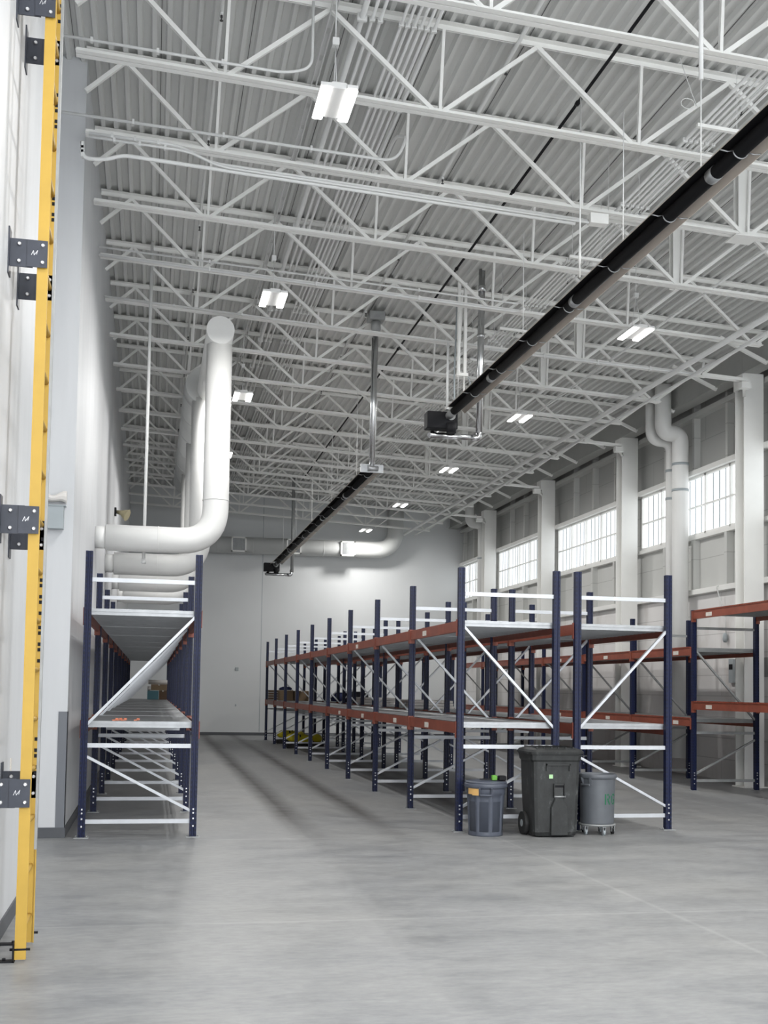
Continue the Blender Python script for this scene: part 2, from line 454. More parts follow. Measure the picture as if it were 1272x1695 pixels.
for i, y in enumerate(JY):
    lb = 'white open-web roof joist, %s from the back wall' % ORD[nJ-1-i]
    if i == 0: t = j0; t.location = (XJ, y, 0); t['label'] = lb
    else: t = dup(j0, (XJ, y, 0), lb)
    if (i-6) % 3 == 0 and i > 2:
        e = MB().beam(J(9.0, zbot(9.0)+.03), J(9.86, zbot(9.86)+.03), .12, .05)
        e.build('bottom_chord_extension', WHITE, t)
    if i in (3, 4, 6, 7, 9, 10, 12):
        m = MB(); z0, z1 = zbot(6.85)+.01, zdeck(6.85)-.02; w = .07
        m.box(6.85-XJ-w, 6.85-XJ+w, .03, .045, z0, z1).box(6.85-XJ-w, 6.85-XJ+w, .14, .155, z0, z1).box(6.845-XJ, 6.855-XJ, .045, .14, z0, z1)
        m.build('hanger_post', WHITE, t)
        if i == 3: MB().box(6.85-XJ-.16, 6.85-XJ+.16, -.07, .19, zbot(6.85)-.012, zbot(6.85)+.0).build('gusset_plate', WHITE, t)
j0 = None
# long bridging lines along the bottom chords near the girder
for x, r, dz, nm in ((8.35, .045, -.10, 'thick white pipe running front to back just left of the roof girder'),
                     (8.72, .028, -.09, 'thinner white pipe running front to back nearest the roof girder'),
                     (7.35, .018, .06, 'slim white bridging rod over the bottom chords, left of the pipe pair')):
    z = zbot(x)+dz
    t = MB().tube([(x, 5.5, z), (x, YB-1.0, z)], r, 10)
    tag(t.build('roof_pipe', PIPEW), nm, 'pipe')

# ================================================================== PALLET RACKS
PW, PD, PH = .075, .072, 3.05
def make_post():
    m = MB()
    # open C upright with a stiffened face
    pts = [(-PW/2, -PD/2), (-.012, -PD/2), (-.009, -PD/2+.008), (.009, -PD/2+.008), (.012, -PD/2), (PW/2, -PD/2),
           (PW/2, PD/2), (.02, PD/2), (.02, PD/2-.006), (PW/2-.006, PD/2-.006), (PW/2-.006, -PD/2+.012), (-PW/2+.006, -PD/2+.012),
           (-PW/2+.006, PD/2-.006), (-.02, PD/2-.006), (-.02, PD/2), (-PW/2, PD/2)]
    m.loft([[(x, y, z) for x, y in pts] for z in (0.006, PH)], True, True)
    p = m.build('post', NAVY)
    b = MB().box(-.075, .075, -.065, .065, 0, .008)
    for x, y in ((-.055, 0), (.055, -.02)): b.lathe([(.010, .008), (.010, .02), (.006, .024)], x, y, 6)
    b.build('base_plate', GALVD, p)
    q = MB()
    for z in (.12, .20, .26, .30): q.lathe([(.008, 0), (.008, .004)], 0, 0, 6) if False else q.box(-.008, .008, -PD/2-.004, -PD/2+.010, z-.008, z+.008)
    q.build('bolt', BOLT, p)
    return p
POSTP = make_post()
# the prototype becomes the first post of the first row
first_post = [POSTP]
def new_post(parent, loc):
    if first_post:
        p = first_post.pop(); p.parent = parent; p.location = loc; return p
    return inst(POSTP, parent, loc)
def chan(m, p, q, h=.045, w=.028):
    return m.beam(p, q, w, h, (0, 1, 0) if abs(q[2]-p[2]) > .2 else (0, 0, 1))
MESH = {}
def part(key, name, builder, m, parent, loc, label=None):
    if key not in MESH:
        o = builder().build(name, m, parent); o.location = loc; MESH[key] = o.data
    else:
        o = bpy.data.objects.new(name, MESH[key]); COL.objects.link(o); o.parent = parent; o.location = loc
    if label: o['label'] = label
    return o
def beam_mesh(Lb):
    m = MB(); hb = .125
    # box beam with step for the decking, along +Y
    m.loft([[(-.022, y, 0), (.022, y, 0), (.022, y, hb-.03), (.004, y, hb-.03), (.004, y, hb), (-.022, y, hb)] for y in (.04, Lb-.04)], True, True)
    return m
def conn_mesh(e):
    return MB().box(-.035, .035, 0, .008, -.05, .14).box(-.037, -.028, -.03*e, .008, -.05, .14) if e > 0 else MB().box(-.035, .035, -.008, 0, -.05, .14).box(-.037, -.028, -.008, .03, -.05, .14)
def deck_mesh(Lb, wd, rib):
    """roll-formed decking spanning the beams; ribs run across the shelf"""
    m = MB(); n = int((Lb-.10)/rib); y = .05; x0, x1 = .03, wd-.03
    rib = (Lb-.10)/n
    for k in range(n):
        a = y+k*rib+.002; b = a+rib-.004; t = .0025; d = .065
        pts = [(a, -d), (a+.018, -d), (a+.018, -d+t), (a+t, -d+t), (a+t, -t), (b-t, -t), (b-t, -d+t), (b-.018, -d+t), (b-.018, -d), (b, -d), (b, 0), (a, 0)]
        m.loft([[(x, p, q) for p, q in pts] for x in (x0, x1)], True, True)
    m.box(x0, x1, .04, .052, -.03, .002).box(x0, x1, Lb-.052, Lb-.04, -.03, .002)
    return m
def teeth_mesh(Lb):
    m = MB().box(-.03, .02, .06, Lb-.06, -.002, .002); y = .06
    while y < Lb-.08: m.box(-.03, .02, y, y+.014, 0, .022); y += .05
    return m
def make_rack(name, x0, wd, y0, nb, b, label, mirror, bm, lv, cat='storage rack', stickers=(), teeth=False, levels_by_bay=None, ytop=True):
    t = thing(name, label, cat, (x0, y0, 0), 'storage rack rows in the hall')
    dn = 'x' if mirror else 'n'
    for i in range(nb+1):
        y = i*b
        new_post(t, (0, y, 0)); new_post(t, (wd, y, 0))
        for z in (.17, .975, 2.745):
            part(('h', round(wd, 3), bm.name), 'horizontal_brace', lambda: chan(MB(), (PW/2, 0, 0), (wd-PW/2, 0, 0)), bm, t, (0, y, z))
        za, zb_ = (1.2, 2.37); a, c = (PW/2-.01, wd-PW/2+.01)
        if mirror:    # upper rises to the left side, lower rises to the right
            up = ((a, 0, zb_), (c, 0, za)); lo = ((a, 0, .28), (c, 0, .86))
        else:
            up = ((a, 0, za), (c, 0, zb_)); lo = ((a, 0, .86), (c, 0, .28))
        part(('u', dn, round(wd, 3), bm.name), 'diagonal_brace', lambda: chan(MB(), *up), bm, t, (0, y-.002, 0))
        part(('l', dn, round(wd, 3), bm.name), 'diagonal_brace', lambda: chan(MB(), *lo), bm, t, (0, y-.002, 0))
    for i in range(nb):
        y = i*b
        L = levels_by_bay(i) if levels_by_bay else lv
        for li, z in enumerate(L):
            for s, x in ((0, -.012), (1, wd+.012)):
                o = part(('b', b, s), 'beam', lambda: (beam_mesh(b) if s == 0 else mirror_x(beam_mesh(b))), ORANGE, t, (x, y, z-.125))
                for e, yy in ((1, .036), (-1, b-.036)): part(('c', e, s), 'beam_connector', lambda: (conn_mesh(e) if s == 0 else mirror_x(conn_mesh(e))), ORANGE, o, (0, yy, 0))
                if teeth and s == 0:
                    part(('t', b), 'decking_edge', lambda: teeth_mesh(b), ORANGE, o, (0, 0, .126))
            d = part(('d', b, round(wd, 3), teeth), 'decking', lambda: deck_mesh(b, wd, (.125 if not teeth else .10)), GALV if not teeth else GALVD, t, (0, y, z+.006))
            if (i, li) in stickers:
                yy = stickers[(i, li)]
                part(('s',), 'paper_label', lambda: MB().box(-.026, -.0225, 0, .2, .02, .085), STICK, t, (-.012, y+yy*b, z-.125), 'small white paper label')
    return t
def mirror_x(m):
    m.v = [(-x, y, z) for x, y, z in m.v]; m.f = [tuple(reversed(f)) for f in m.f]; return m
make_rack('storage_rack', -.69, 1.163, 12.46, 9, 2.5, 'navy and orange rack along the left wall under the white elbow ducts',
          False, BRACE, (1.225, 2.43))
make_rack('storage_rack', 3.50, 1.165, 12.67, 9, 2.5, 'navy and orange rack facing the open aisle, left of the back-to-back pair',
          True, BRACE, (1.25, 2.43), stickers={(0,1): .62, (1,0): .32, (0,0): .55, (2,0): .35, (3,0): .3, (2,1): .6})
make_rack('storage_rack', 4.93, 1.157, 12.67, 9, 2.5, 'navy and orange rack, right one of the back-to-back pair in mid hall',
          False, BRACE, (1.25, 2.43))
make_rack('storage_rack', 9.0, 1.16, 12.75, 8, 2.5, 'navy and orange rack with comb-edged shelves along the block wall',
          True, GALVD, None, stickers={(1,1): .72, (1,0): .72, (2,0): .2, (2,1): .2, (3,0): .4, (3,1): .45, (4,0): .5, (4,1): .5}, teeth=True,
          levels_by_bay=lambda i: (1.49, 3.02) if i < 2 else (1.205, 2.41))

# spare brace bars leaning down inside the left rack bay lines read as one ladder of diagonals (the frames' own)

# things on the racks
def cbox(name, x, y, z, sx, sy, sz, m, label, cat='box', group=None, flaps=True):
    t = MB().bevbox(x, x+sx, y, y+sy, z, z+sz, .006)
    o = t.build(name, m)
    if flaps:
        MB().box(x+sx/2-.025, x+sx/2+.025, y-.001, y+sy+.001, z+sz-.03, z+sz+.002).build('packing_tape', STICK, o)
    return tag(o, label, cat, group)
cbox('cardboard_box', 3.66, 33.15, 1.256, .42, .35, .30, CARD, 'brown cardboard box under the blue cloth on the aisle rack', group='boxes on the far shelves')
cbox('cardboard_box', 4.12, 33.15, 1.256, .42, .35, .29, CARD, 'brown cardboard box right of the box with the blue cloth', group='boxes on the far shelves')
st = MB()
for k in range(4): st.box(3.56, 3.83, 35.25-.25, 35.35-.02, 1.262+k*.075, 1.262+k*.075+.065)
tag(st.build('board_stack', BROWN), 'stack of dark brown boards at the far end of the aisle rack', 'boards')
# folded cloth on the box
bl = MB(); 
for k, (w, h) in enumerate(((.30, 0), (.34, .03), (.30, .06), (.22, .085))):
    pass
rings = []
for zz, rx, ry in ((1.569, .17, .13), (1.595, .19, .15), (1.63, .17, .14), (1.655, .09, .07)):
    rings.append([(3.87+rx*math.cos(a)*(1+.10*math.sin(3*a)), 33.32+ry*math.sin(a)*(1+.1*math.cos(5*a)), zz+.01*math.sin(4*a)) for a in [2*PI*j/24 for j in range(24)]])
tag(bl.loft(rings, True, True, True).build('folded_cloth', BLUEC), 'dark blue crumpled cloth on top of the far cardboard box', 'cloth')
# left rack: far-end stock
cbox('storage_bin', -.12, 33.2, 1.235, .32, .4, .25, TEAL, 'teal plastic crate at the far end of the left rack shelf', 'crate', flaps=False)
cbox('cardboard_box', .21, 33.2, 1.235, .22, .4, .26, BROWN, 'brown box beside the teal crate at the far end of the left rack', group='boxes on the far shelves')
cbox('cardboard_box', -.02, 33.22, 1.498, .45, .36, .17, CARD, 'flat brown box lying on the teal crate in the left rack', group='boxes on the far shelves')
def roll(x0, x1, y, z, r, label, m=PAPER):
    o = MB().tube([(x0, y, z), (x1, y, z)], r, 16)
    o.tube([(x0-.004, y, z), (x0+.001, y, z)], r*.35, 10)
    return tag(o.build('wrapped_roll', m), label, 'roll')
roll(-.10, .44, 33.35, 1.735, .062, 'long white wrapped roll atop the stack at the left rack end')
roll(-.12, -.03, 33.30, 1.548, .058, 'short white roll standing out left of the flat brown box in the left rack')
for k, (x, y) in enumerate(((-.40, 12.72), (-.36, 12.80), (-.31, 12.74), (-.17, 12.76))):
    m = MB().beam((x, y, 1.2375), (x+.03, y+.16, 1.2375), .026, .012); m.beam((x+.03, y+.16, 1.244), (x+.034, y+.19, 1.244), .03, .02)
    tag(m.build('locking_clip', SALMON), ['leftmost of the salmon metal clips', 'second from the left of the salmon metal clips',
        'third from the left of the salmon metal clips', 'rightmost salmon metal clip, lying apart'][k]+' on the left rack', 'clip', 'salmon clips on the left rack shelf')
# pale boards and dark goods deep in the right-hand rows
for k, (x, y, lab) in enumerate(((5.1, 22.0, 'on the right back-to-back rack, nearer one'), (5.1, 27.2, 'on the right back-to-back rack, farther one'))):
    m = MB()
    for q in range(3): m.box(x+.01*q, x+.85-.012*q, y, y+1.7, 1.258+q*.055, 1.306+q*.055)
    tag(m.build('board_bundle', PAPER), 'white board bundle '+lab, 'boards', 'white boards on the rack shelves')
for k, (x, y, sx, sz, mm, lab) in enumerate(((5.15, 30.3, .7, .30, DARKCL, 'black covered bundle on the shelf deep in the back-to-back racks'),
        (5.2, 32.9, .6, .26, BLUEC, 'dark blue covered bundle behind the black one on the rack'))):
    rr = []
    for zz, s in ((0, .48), (.3, .52), (.75, .47), (1, .25)):
        rr.append([(x+sx/2+sx*s*math.cos(a)*(1+.07*math.sin(3*a+k)), y+.3+.5*s*math.sin(a), 1.257+sz*zz) for a in [2*PI*j/20 for j in range(20)]])
    tag(MB().loft(rr, True, True, True).build('covered_bundle', mm), lab, 'bundle')
# yellow bundles on black pallets under the aisle rack
def pallet(x, y, sx, sy, lab):
    m = MB()
    for k in range(3): m.box(x, x+sx, y+k*(sy-.1)/2, y+k*(sy-.1)/2+.1, 0, .09)
    for k in range(6): m.box(x+k*(sx-.12)/5, x+k*(sx-.12)/5+.12, y, y+sy, .09, .11)
    return tag(m.build('pallet', RUBBER), lab, 'pallet', 'black pallets under the aisle rack')
pallet(3.62, 30.55, 1.0, 1.1, 'nearer black pallet with yellow bundles under the aisle rack')
pallet(3.62, 33.05, 1.0, 1.1, 'farther black pallet with yellow bundles under the aisle rack')
def ybundle(x, y, z, L, r, ang, lab):
    ca, sa = math.cos(ang), math.sin(ang); path = []; rad = []
    for k in range(13):
        u = k/12; path.append((x+ca*L*(u-.5), y+sa*L*(u-.5), z+.012*math.sin(7*u)))
        rad.append(r*(.35+.65*min(1, math.sin(PI*min(1, max(0, u)))*2.2))*(1+.06*math.sin(15*u)))
    o = MB().tube(path, rad, 14).build('yellow_bundle', YELB)
    MB().tube([(x-ca*.02, y-sa*.02, z), (x+ca*.02, y+sa*.02, z)], r*1.04, 14).build('strap', RUBBER, o)
    return tag(o, lab, 'bundle', 'yellow bundles under the aisle rack')
for k, a in enumerate(((3.98, 30.72, .25, .62, .115, .05, 'front left'), (4.5, 30.95, .25, .4, .12, 1.3, 'front right, lying crosswise'), (3.98, 31.1, .25, .62, .12, -.05, 'behind the front left one'),
          (4.0, 33.3, .25, .7, .12, .1, 'on the farther pallet, front'), (4.15, 33.75, .25, .7, .115, -.1, 'on the farther pallet, back'))):
    ybundle(*a[:6], 'yellow rolled bundle under the aisle rack, '+a[6])

# ================================================================== LADDER
LX, LY0, LY1, LT = -.71, 6.96, 7.42, 8.3
lt = thing('fixed_ladder', 'tall yellow fixed ladder bolted to the near left wall with black brackets', 'ladder', (LX, LY0, 0))
def lp(m, name, mm, label=None):
    o = m.build(name, mm, lt); o.location = (-LX, -LY0, 0)
    if label: o['label'] = label
    return o
for y in (LY0, LY1):
    s = 1 if y == LY0 else -1
    m = MB().prof((LX, y, .012), (LX, y, LT), [(-.032, 0), (.032, 0), (.032, .018), (.026, .018), (.026, .006), (-.026, .006), (-.026, .018), (-.032, .018)] if s == 1 else
                  [(.032, 0), (-.032, 0), (-.032, -.018), (-.026, -.018), (-.026, -.006), (.026, -.006), (.026, -.018), (.032, -.018)], (0, 1, 0))
    lp(m, 'side_rail', YEL)
for k in range(27):
    z = .18+k*.305
    if z < LT: lp(MB().tube([(LX, LY0+.004, z), (LX, LY1-.004, z)], .016, 8), 'rung', YEL)
lp(MB().box(LX+.040, LX+.056, 7.16, 7.19, .62, LT), 'safety_rail', GALVD, 'grey vertical safety rail')
# wall brackets
LBZ = [(.975, .985), (2.585, 2.545), (4.19, 4.15), (5.74, 5.70), (7.3, 7.26)]
for z, zf in LBZ:
    for y, dz in ((LY0, 0), (LY1, zf-z)):
        yb = y-.010 if y == LY0 else y+.004
        m = MB()
        m.box(-.905, -.897, yb-.05, yb+.05, z-.14+dz, z+.14+dz)             # wall plate
        m.box(-.90, -.765, yb-.004, yb+.004, z-.085+dz, z+.085+dz)          # fixed leg
        m.box(-.80, LX+.028, yb-.010, yb-.004, z-.082+dz, z+.082+dz)        # sliding leg
        br = lp(m, 'wall_bracket', DKGREY)
        for bx in (-.845, LX+.0):
            for bz in (-.052, .052):
                MB().tube([(bx, yb-.010, z+bz+dz), (bx, yb-.020, z+bz+dz)], [.013, .008], 10).build('bolt', BOLT, br)
        if y == LY0:
            w = MB(); a = -.775
            for k, (p1, p2) in enumerate((((0, .0), (.012, .028)), ((.012, .028), (.016, .0)), ((.016, 0), (.034, .026)), ((.03, .005), (.036, .03)))):
                w.beam((a+p1[0], yb-.0108, z-.01+p1[1]), (a+p2[0], yb-.0108, z-.01+p2[1]), .003, .001, (0, 1, 0))
            w.build('chalk_mark', BOLT, br, )
# floor feet
for y in (LY0, LY1):
    lp(MB().box(-.90, LX-.03, y-.025, y+.035, .0, .008).box(LX-.042, LX-.034, y-.025, y+.035, 0, .11).tube([(LX-.06, y+.005, .07), (LX+.055, y+.005, .07)], .008, 8)
       .tube([(-.80, y+.005, .005), (-.80, y+.005, .022)], .010, 8), 'floor_foot', BLACK)
# printed warnings down the inner flange of the far rail
st = MB()
for z0 in (1.05, 1.75, 2.05, 2.45, 4.55, 5.2, 5.9):
    for k in range(7):
        if (k*7+int(z0*10)) % 3: st.box(LX-.001, LX+.020, LY1-.0085, LY1-.0065, z0+k*.035, z0+k*.035+.022)
lp(st, 'warning_print', BLACK)
# small label plates on the near wall
tag(MB().box(-.9045, -.900, 7.85, 7.91, .98, 1.12).build('wall_plate', STICK), 'small white plate on the near left wall beside the ladder', 'plate')

# electric box on the end of the far wall, wrapped papers on it
eb = MB().box(-1.24, -.965, 12.35, 12.455, 3.265, 3.505).build('electric_box', GREYBOX)
MB().box(-1.25, -.945, 12.34, 12.458, 3.505, 3.515).build('box_lid', GREYBOX, eb)
tag(eb, 'grey steel electrical box high on the white wall end behind the ladder', 'box')
pl = MB(); ring = []
for k in range(9):
    u = k/8; x = -1.25+.31*u
    ring.append([(x, 12.40+.05*math.cos(a), 3.60+(.055+.02*math.sin(5*u+2))*math.sin(a)+.015*math.sin(9*u)) for a in [2*PI*j/10 for j in range(10)]])
pl.loft(ring, True, True)
tag(pl.build('plastic_wrap', PAPER), 'crumpled clear plastic wrap lying on the grey electrical box', 'wrap')

# horn on the left wall
hn = MB().tube([(-.84, 24.4, 5.28), (-.73, 24.35, 5.26), (-.60, 24.3, 5.20)], [.035, .05, .13], 12)
hn = hn.build('horn', TAN)
MB().box(-.87, -.83, 24.3, 24.5, 5.2, 5.36).build('wall_mount', BLACK, hn)
tag(hn, 'tan horn-shaped fitting high on the left wall above the first elbow duct', 'horn')
# thermostat and outlet on the back wall
tag(MB().bevbox(2.76, 2.87, YB-.03, YB-.001, 2.19, 2.30, .006).build('wall_fitting', GREYBOX), 'small round-cornered grey fitting on the back wall', 'fitting', )
tag(MB().bevbox(2.78, 2.83, YB-.015, YB-.001, .98, 1.05, .004).build('wall_outlet', GREYBOX), 'tiny grey outlet low on the back wall below the fitting', 'outlet')

# ================================================================== LEFT DUCTS
DY = [17.06, 20.65, 24.2, 27.8]
dl = ['nearest the camera with the tallest riser', 'second from the camera', 'third from the camera', 'farthest from the camera']
TX, TZ, TR = .92, 7.08, .37
for i, y in enumerate(DY):
    t = thing('elbow_duct', 'white elbow duct from the left wall, '+dl[i], 'duct', (XL, y, 3.79), 'elbow ducts along the left wall')
    r = .195; rx = .87 if i == 0 else .78; zt_ = 6.78 if i == 0 else 6.85
    path = bend([(-.72, y, 3.79), (rx, y, 3.79), (rx, y, zt_)], .52, 10)
    MB().tube([(v[0]-XL, v[1]-y, v[2]-3.79) for v in path], r if i == 0 else .2, 24).build('duct_run', DUCT, t)
    MB().tube([(.002, 0, 0), (.17, 0, 0)], .165, 24).build('wall_sleeve', DUCT, t)
    MB().tube([(.60+.3, 0, 0), (.61+.3, 0, 0)], r+.006, 24).tube([(rx-XL, 0, .62), (rx-XL, 0, .63)], r+.006, 24).build('seam_band', DUCT, t)
    if i == 0:
        MB().tube([(rx-XL, -.22, 3.17), (rx-XL, 3.3, 3.17)], .21, 24).build('header_stub', DUCT, t)
tr = MB().tube([(TX-.12, 20.5, TZ), (TX-.12, 20.95, TZ)], [.34, TR], 28).tube([(TX-.12, 20.95, TZ), (TX-.12, 30.4, TZ)], TR, 28)
for y in (22.4, 24.0, 25.7, 27.3, 28.9): tr.tube([(TX-.12, y, TZ), (TX-.12, y+.02, TZ)], TR+.007, 28)
tag(tr.build('trunk_duct', DUCTG), 'large grey-white round trunk duct running front to back over the elbow ducts', 'duct')
tag(MB().tube([(-.17, 17.285, 3.45), (-.17, 17.285, 8.38)], .024, 10).tube([(-.17, 17.295, 3.45), (-.17, 17.295, 3.52)], .035, 10).build('drop_pipe', PIPEW),
    'thin white vertical pipe dropping from the roof behind the nearest elbow duct', 'pipe')

# back wall duct
bd = thing('spiral_duct', 'long round duct across the back wall with square grilles and an upturned right end', 'duct', (0, 38.15, 6.38))
def bp_(m, name, mm): o = m.build(name, mm, bd); o.location = (0, -38.15, -6.38); return o
bp_(MB().tube(bend([(-.75, 38.15, 6.38), (8.15, 38.15, 6.44), (8.15, 38.15, 7.93)], .75, 12), .28, 28), 'duct_run', DUCTG)
sb = MB()
for x in [k*1.2-.4 for k in range(7)]: sb.tube([(x, 38.15, 6.38+.006*x), (x+.02, 38.15, 6.38+.006*x)], .288, 28)
bp_(sb, 'seam_band', DUCTG)
for x in (2.73, 4.58, 6.43):
    fr = MB(); y = 37.80; h = .25
    fr.box(x-h, x+h, y, y+.14, 6.40+h-.045, 6.40+h).box(x-h, x+h, y, y+.14, 6.40-h, 6.40-h+.045).box(x-h, x-h+.045, y, y+.14, 6.40-h, 6.40+h).box(x+h-.045, x+h, y, y+.14, 6.40-h, 6.40+h)
    gr = bp_(fr, 'grille', WHITE)
    lv = MB()
    for k in range(9): lv.box(x-.2+k*.045, x-.19+k*.045, y+.02, y+.06, 6.2, 6.6)
    lv.build('louvre', GALV, gr)
    MB().box(x-.21, x+.21, y+.07, y+.08, 6.19, 6.61).build('grille_backing', GALVD, gr)

# right wall twin pipes
def rduct(path, r, label, bands, n=20):
    o = MB().tube(bend(path, .30, 8), r, n).build('wall_duct', DUCT)
    for zz in bands:
        b = MB().tube([(path[-1][0], path[-1][1], zz), (path[-1][0], path[-1][1], zz+.05)], r+.008, n); b.build('clamp_band', GREYBOX, o)
    return tag(o, label, 'duct', 'twin wall ducts beside the columns')
rduct([(10.02, 21.1, 7.87), (10.02, 21.1, 6.90), (10.40, 21.1, 6.90), (10.40, 21.1, .35)], .165, 'thicker white duct jogging down the right wall, right one of the twin pair', (5.72, 6.25))
rduct([(9.97, 21.55, 7.87), (9.97, 21.55, 6.84), (10.42, 21.55, 6.84), (10.42, 21.55, .35)], .115, 'thinner white duct jogging down the right wall, left one of the twin pair', (5.62, 6.2))
# far pair near the back
rduct([(9.98, 35.2, 7.87), (9.98, 35.2, 7.05), (10.42, 35.2, 7.05), (10.42, 35.2, .35)], .16, 'white duct jogging down the right wall close to the back wall', (5.9,))
# small grey wall details on the block wall
def clutter():
    m = MB().tube(bend([(10.70, 19.9, 3.70), (10.55, 19.9, 3.72), (10.62, 19.9, 3.5), (10.66, 19.75, 3.2), (10.68, 19.75, 2.75)], .12, 5), .012, 8)
    o = m.build('dangling_cable', PIPEW); MB().lathe([(.03, 2.62), (.05, 2.68), (.04, 2.78), (.02, 2.80)], 10.66, 19.75, 12).build('cable_plug', GREYBOX, o)
    tag(o, 'white cable hanging from the wall ledge above the right-hand rack', 'cable')
    o = MB().box(10.66, 10.719, 19.45, 19.62, 1.85, 2.30).build('wall_box', GREYBOX); MB().box(10.655, 10.66, 19.47, 19.60, 2.1, 2.2).build('cover_plate', BLACK, o)
    tag(o, 'grey switch box on the block wall seen through the right-hand rack', 'box')
    tag(MB().box(10.69, 10.719, 18.25, 18.42, 1.95, 2.30).build('wall_panel_box', GALVD), 'flat grey metal box on the block wall beside the right edge column', 'box')
clutter()

# ================================================================== LAMPS
def make_lamp(hw):
    t = thing('high_bay_lamp', '', 'lamp', (0, 0, 0), 'high-bay lamps under the roof')
    b = MB().bevbox(-.075, .075, -.27, .27, .02, .08, .01)
    b.box(-.165, -.07, -.29, .29, .02, .05).box(.07, .165, -.29, .29, .02, .05).build('lamp_body', LAMPB, t)
    for s in (-1, 1):
        MB().bevbox(s*.12-.047, s*.12+.047, -.28, .28, -.004, .02, .006).build('light_strip', LAMP, t)
    w = MB()
    for s in (-1, 1): w.tube([(s*.02, s*.22, .08), (0, 0, .55)], .004, 5)
    w.box(-.03, .03, -.03, .03, .55, .62).tube([(0, 0, .6), (0, 0, hw)], .006, 6)
    w.build('hanger_wire', PIPEW, t)
    return t
LPROTO = {}
lampset = [(0, 1.48, y) for y in (9.86, 15.15, 20.45, 25.7)]+[(1, 6.83, y) for y in (15.3, 20.65, 26.0, 31.4, 36.75)]
off = [(0, 1.48, 4.5), (0, 1.48, -.8), (1, 6.83, 9.95), (1, 6.83, 4.6), (1, 6.83, -.8)]
cnt = {0: 0, 1: 0}
def place_lamp(row, x, y, lb):
    if row not in LPROTO: t = LPROTO[row] = make_lamp(zdeck(x)-6.88-.004); t.location = (x, y, 6.88); t['label'] = lb
    else: t = dup(LPROTO[row], (x, y, 6.88), lb)
    for s_ in (-1, 1):
        area('lamp_light', (x+s_*.12, y, 6.874), (0, 0, 0), .094, .56, LAMP_W/2, (1, .985, .96))
for row, x, y in lampset:
    lb = 'lit twin-strip high-bay lamp, %s in the %s row' % (
        ['nearest the camera', 'second nearest the camera', 'third from the camera', 'fourth from the camera', 'farthest'][cnt[row]], ['left', 'right'][row])
    cnt[row] += 1
    place_lamp(row, x, y, lb)
for k, (row, x, y) in enumerate(off):
    place_lamp(row, x, y, 'lamp out of view, %s of those beside and behind the camera' % ORD[k])

# ================================================================== TUBE HEATERS
def heater(X, Z, ya, yb, side, label, near):
    """ya burner end; yb far end of the tube; hood is an inverted trough with angled sides"""
    t = thing('tube_heater', label, 'heater', (X, ya, Z), 'radiant tube heaters')
    def P(m, name, mm, lb=None):
        o = m.build(name, mm, t); o.location = (-X, -ya, -Z)
        if lb: o['label'] = lb
        return o
    y0, y1 = min(ya, yb), max(ya, yb)
    s = 1 if yb > ya else -1
    a0, a1 = (y0+.25, y1) if s > 0 else (y0, y1-.25)
    P(MB().tube([(X, a0-.15 if s > 0 else a0, Z), (X, a1 if s > 0 else a1+.15, Z)], .058, 16), 'radiant_tube', TUBE)
    h = MB(); prof = [(-.175, -.045), (-.085, .045), (.085, .045), (.175, -.045), (.182, -.042), (.088, .052), (-.088, .052), (-.182, -.042)]
    rings = [[(X+p, y, Z+.03+q) for p, q in prof] for y in (a0, a1)]
    h.loft(rings, True, True); P(h, 'reflector_hood', ALU)
    li = MB().box(X-.084, X+.084, a0+.01, a1-.01, Z+.068, Z+.0745); P(li, 'hood_dark_reflection', BLACK)  # black strip paints in the tube's dark reflection under the hood top
    y = a0+.4
    while y < a1:
        c = MB().tube([(X-.172, y, Z-.012), (X-.11, y, Z-.02), (X-.062, y, Z-.01)]+[(X+.064*math.cos(q), y, Z+.064*math.sin(q)) for q in [PI*1.05+PI*.9*j/8 for j in range(9)]]
                      +[(X+.062, y, Z-.01), (X+.11, y, Z-.02), (X+.172, y, Z-.012)], .006, 5)
        P(c, 'tube_hanger', GALV); y += 1.22
    y = a0+2.6
    while y < a1: P(MB().tube([(X, y, Z), (X, y+.10, Z)], .0625, 16), 'tube_coupling', GALV); y += 3.05
    y = a0+1.5
    while y < a1:
        P(MB().tube([(X, y, Z+.08), (X, y, zbot(X))], .005, 5), 'hanging_chain', PIPEW); y += 3.0
    yb_ = ya
    bx = MB().bevbox(X-.34, X+.14, yb_-.0, yb_+.22, Z-.20, Z+.06, .01)
    b = P(bx, 'burner_box', BLACK)
    fan = MB().tube([(X+.03, yb_-.03, Z-.12), (X+.03, yb_-.03, Z-.27)], .075, 16)
    fan.build('blower', BLACK, b)
    MB().tube([(X+.03, yb_-.02, Z-.0), (X+.03, yb_+.01, Z)], .07, 16).tube([(X, yb_-s*.0, Z), (X, yb_+s*.3, Z)], .06, 14).build('burner_flange', GALVD, b)
    fl = MB().tube([(X-.26, yb_+.15, Z-.28), (X+.50, yb_+.15, Z-.28)], .045, 14)
    fl.tube([(X-.26, yb_+.15, Z-.28), (X-.06, yb_+.45, Z-.13)], .045, 14)
    fl.tube(bend([(X+.40, yb_+.15, Z-.28), (X+.52, yb_+.15, Z-.28), (X+.52, yb_+.15, Z-.12)], .08), .05, 14)
    P(fl, 'intake_pipe', STEEL)
    return t, P
X1, Z1, Y1 = 4.33, 5.80, 16.5
t1, P1 = heater(X1, Z1, Y1, 2.5, -1, 'long black radiant tube heater hung under the roof, the near one crossing the upper right', True)
P1(MB().tube([(X1+.52, Y1+.15, Z1-.2), (X1+.54, Y1+.15, zdeck(X1)+.0)], .052, 18).tube([(X1+.53, Y1+.15, 7.1), (X1+.53, Y1+.15, 7.14)], .06, 18)
   .tube([(X1+.54, Y1+.15, zdeck(X1)-.35), (X1+.54, Y1+.15, zdeck(X1)-.25)], .06, 18), 'flue_pipe', STEEL)
st = MB()
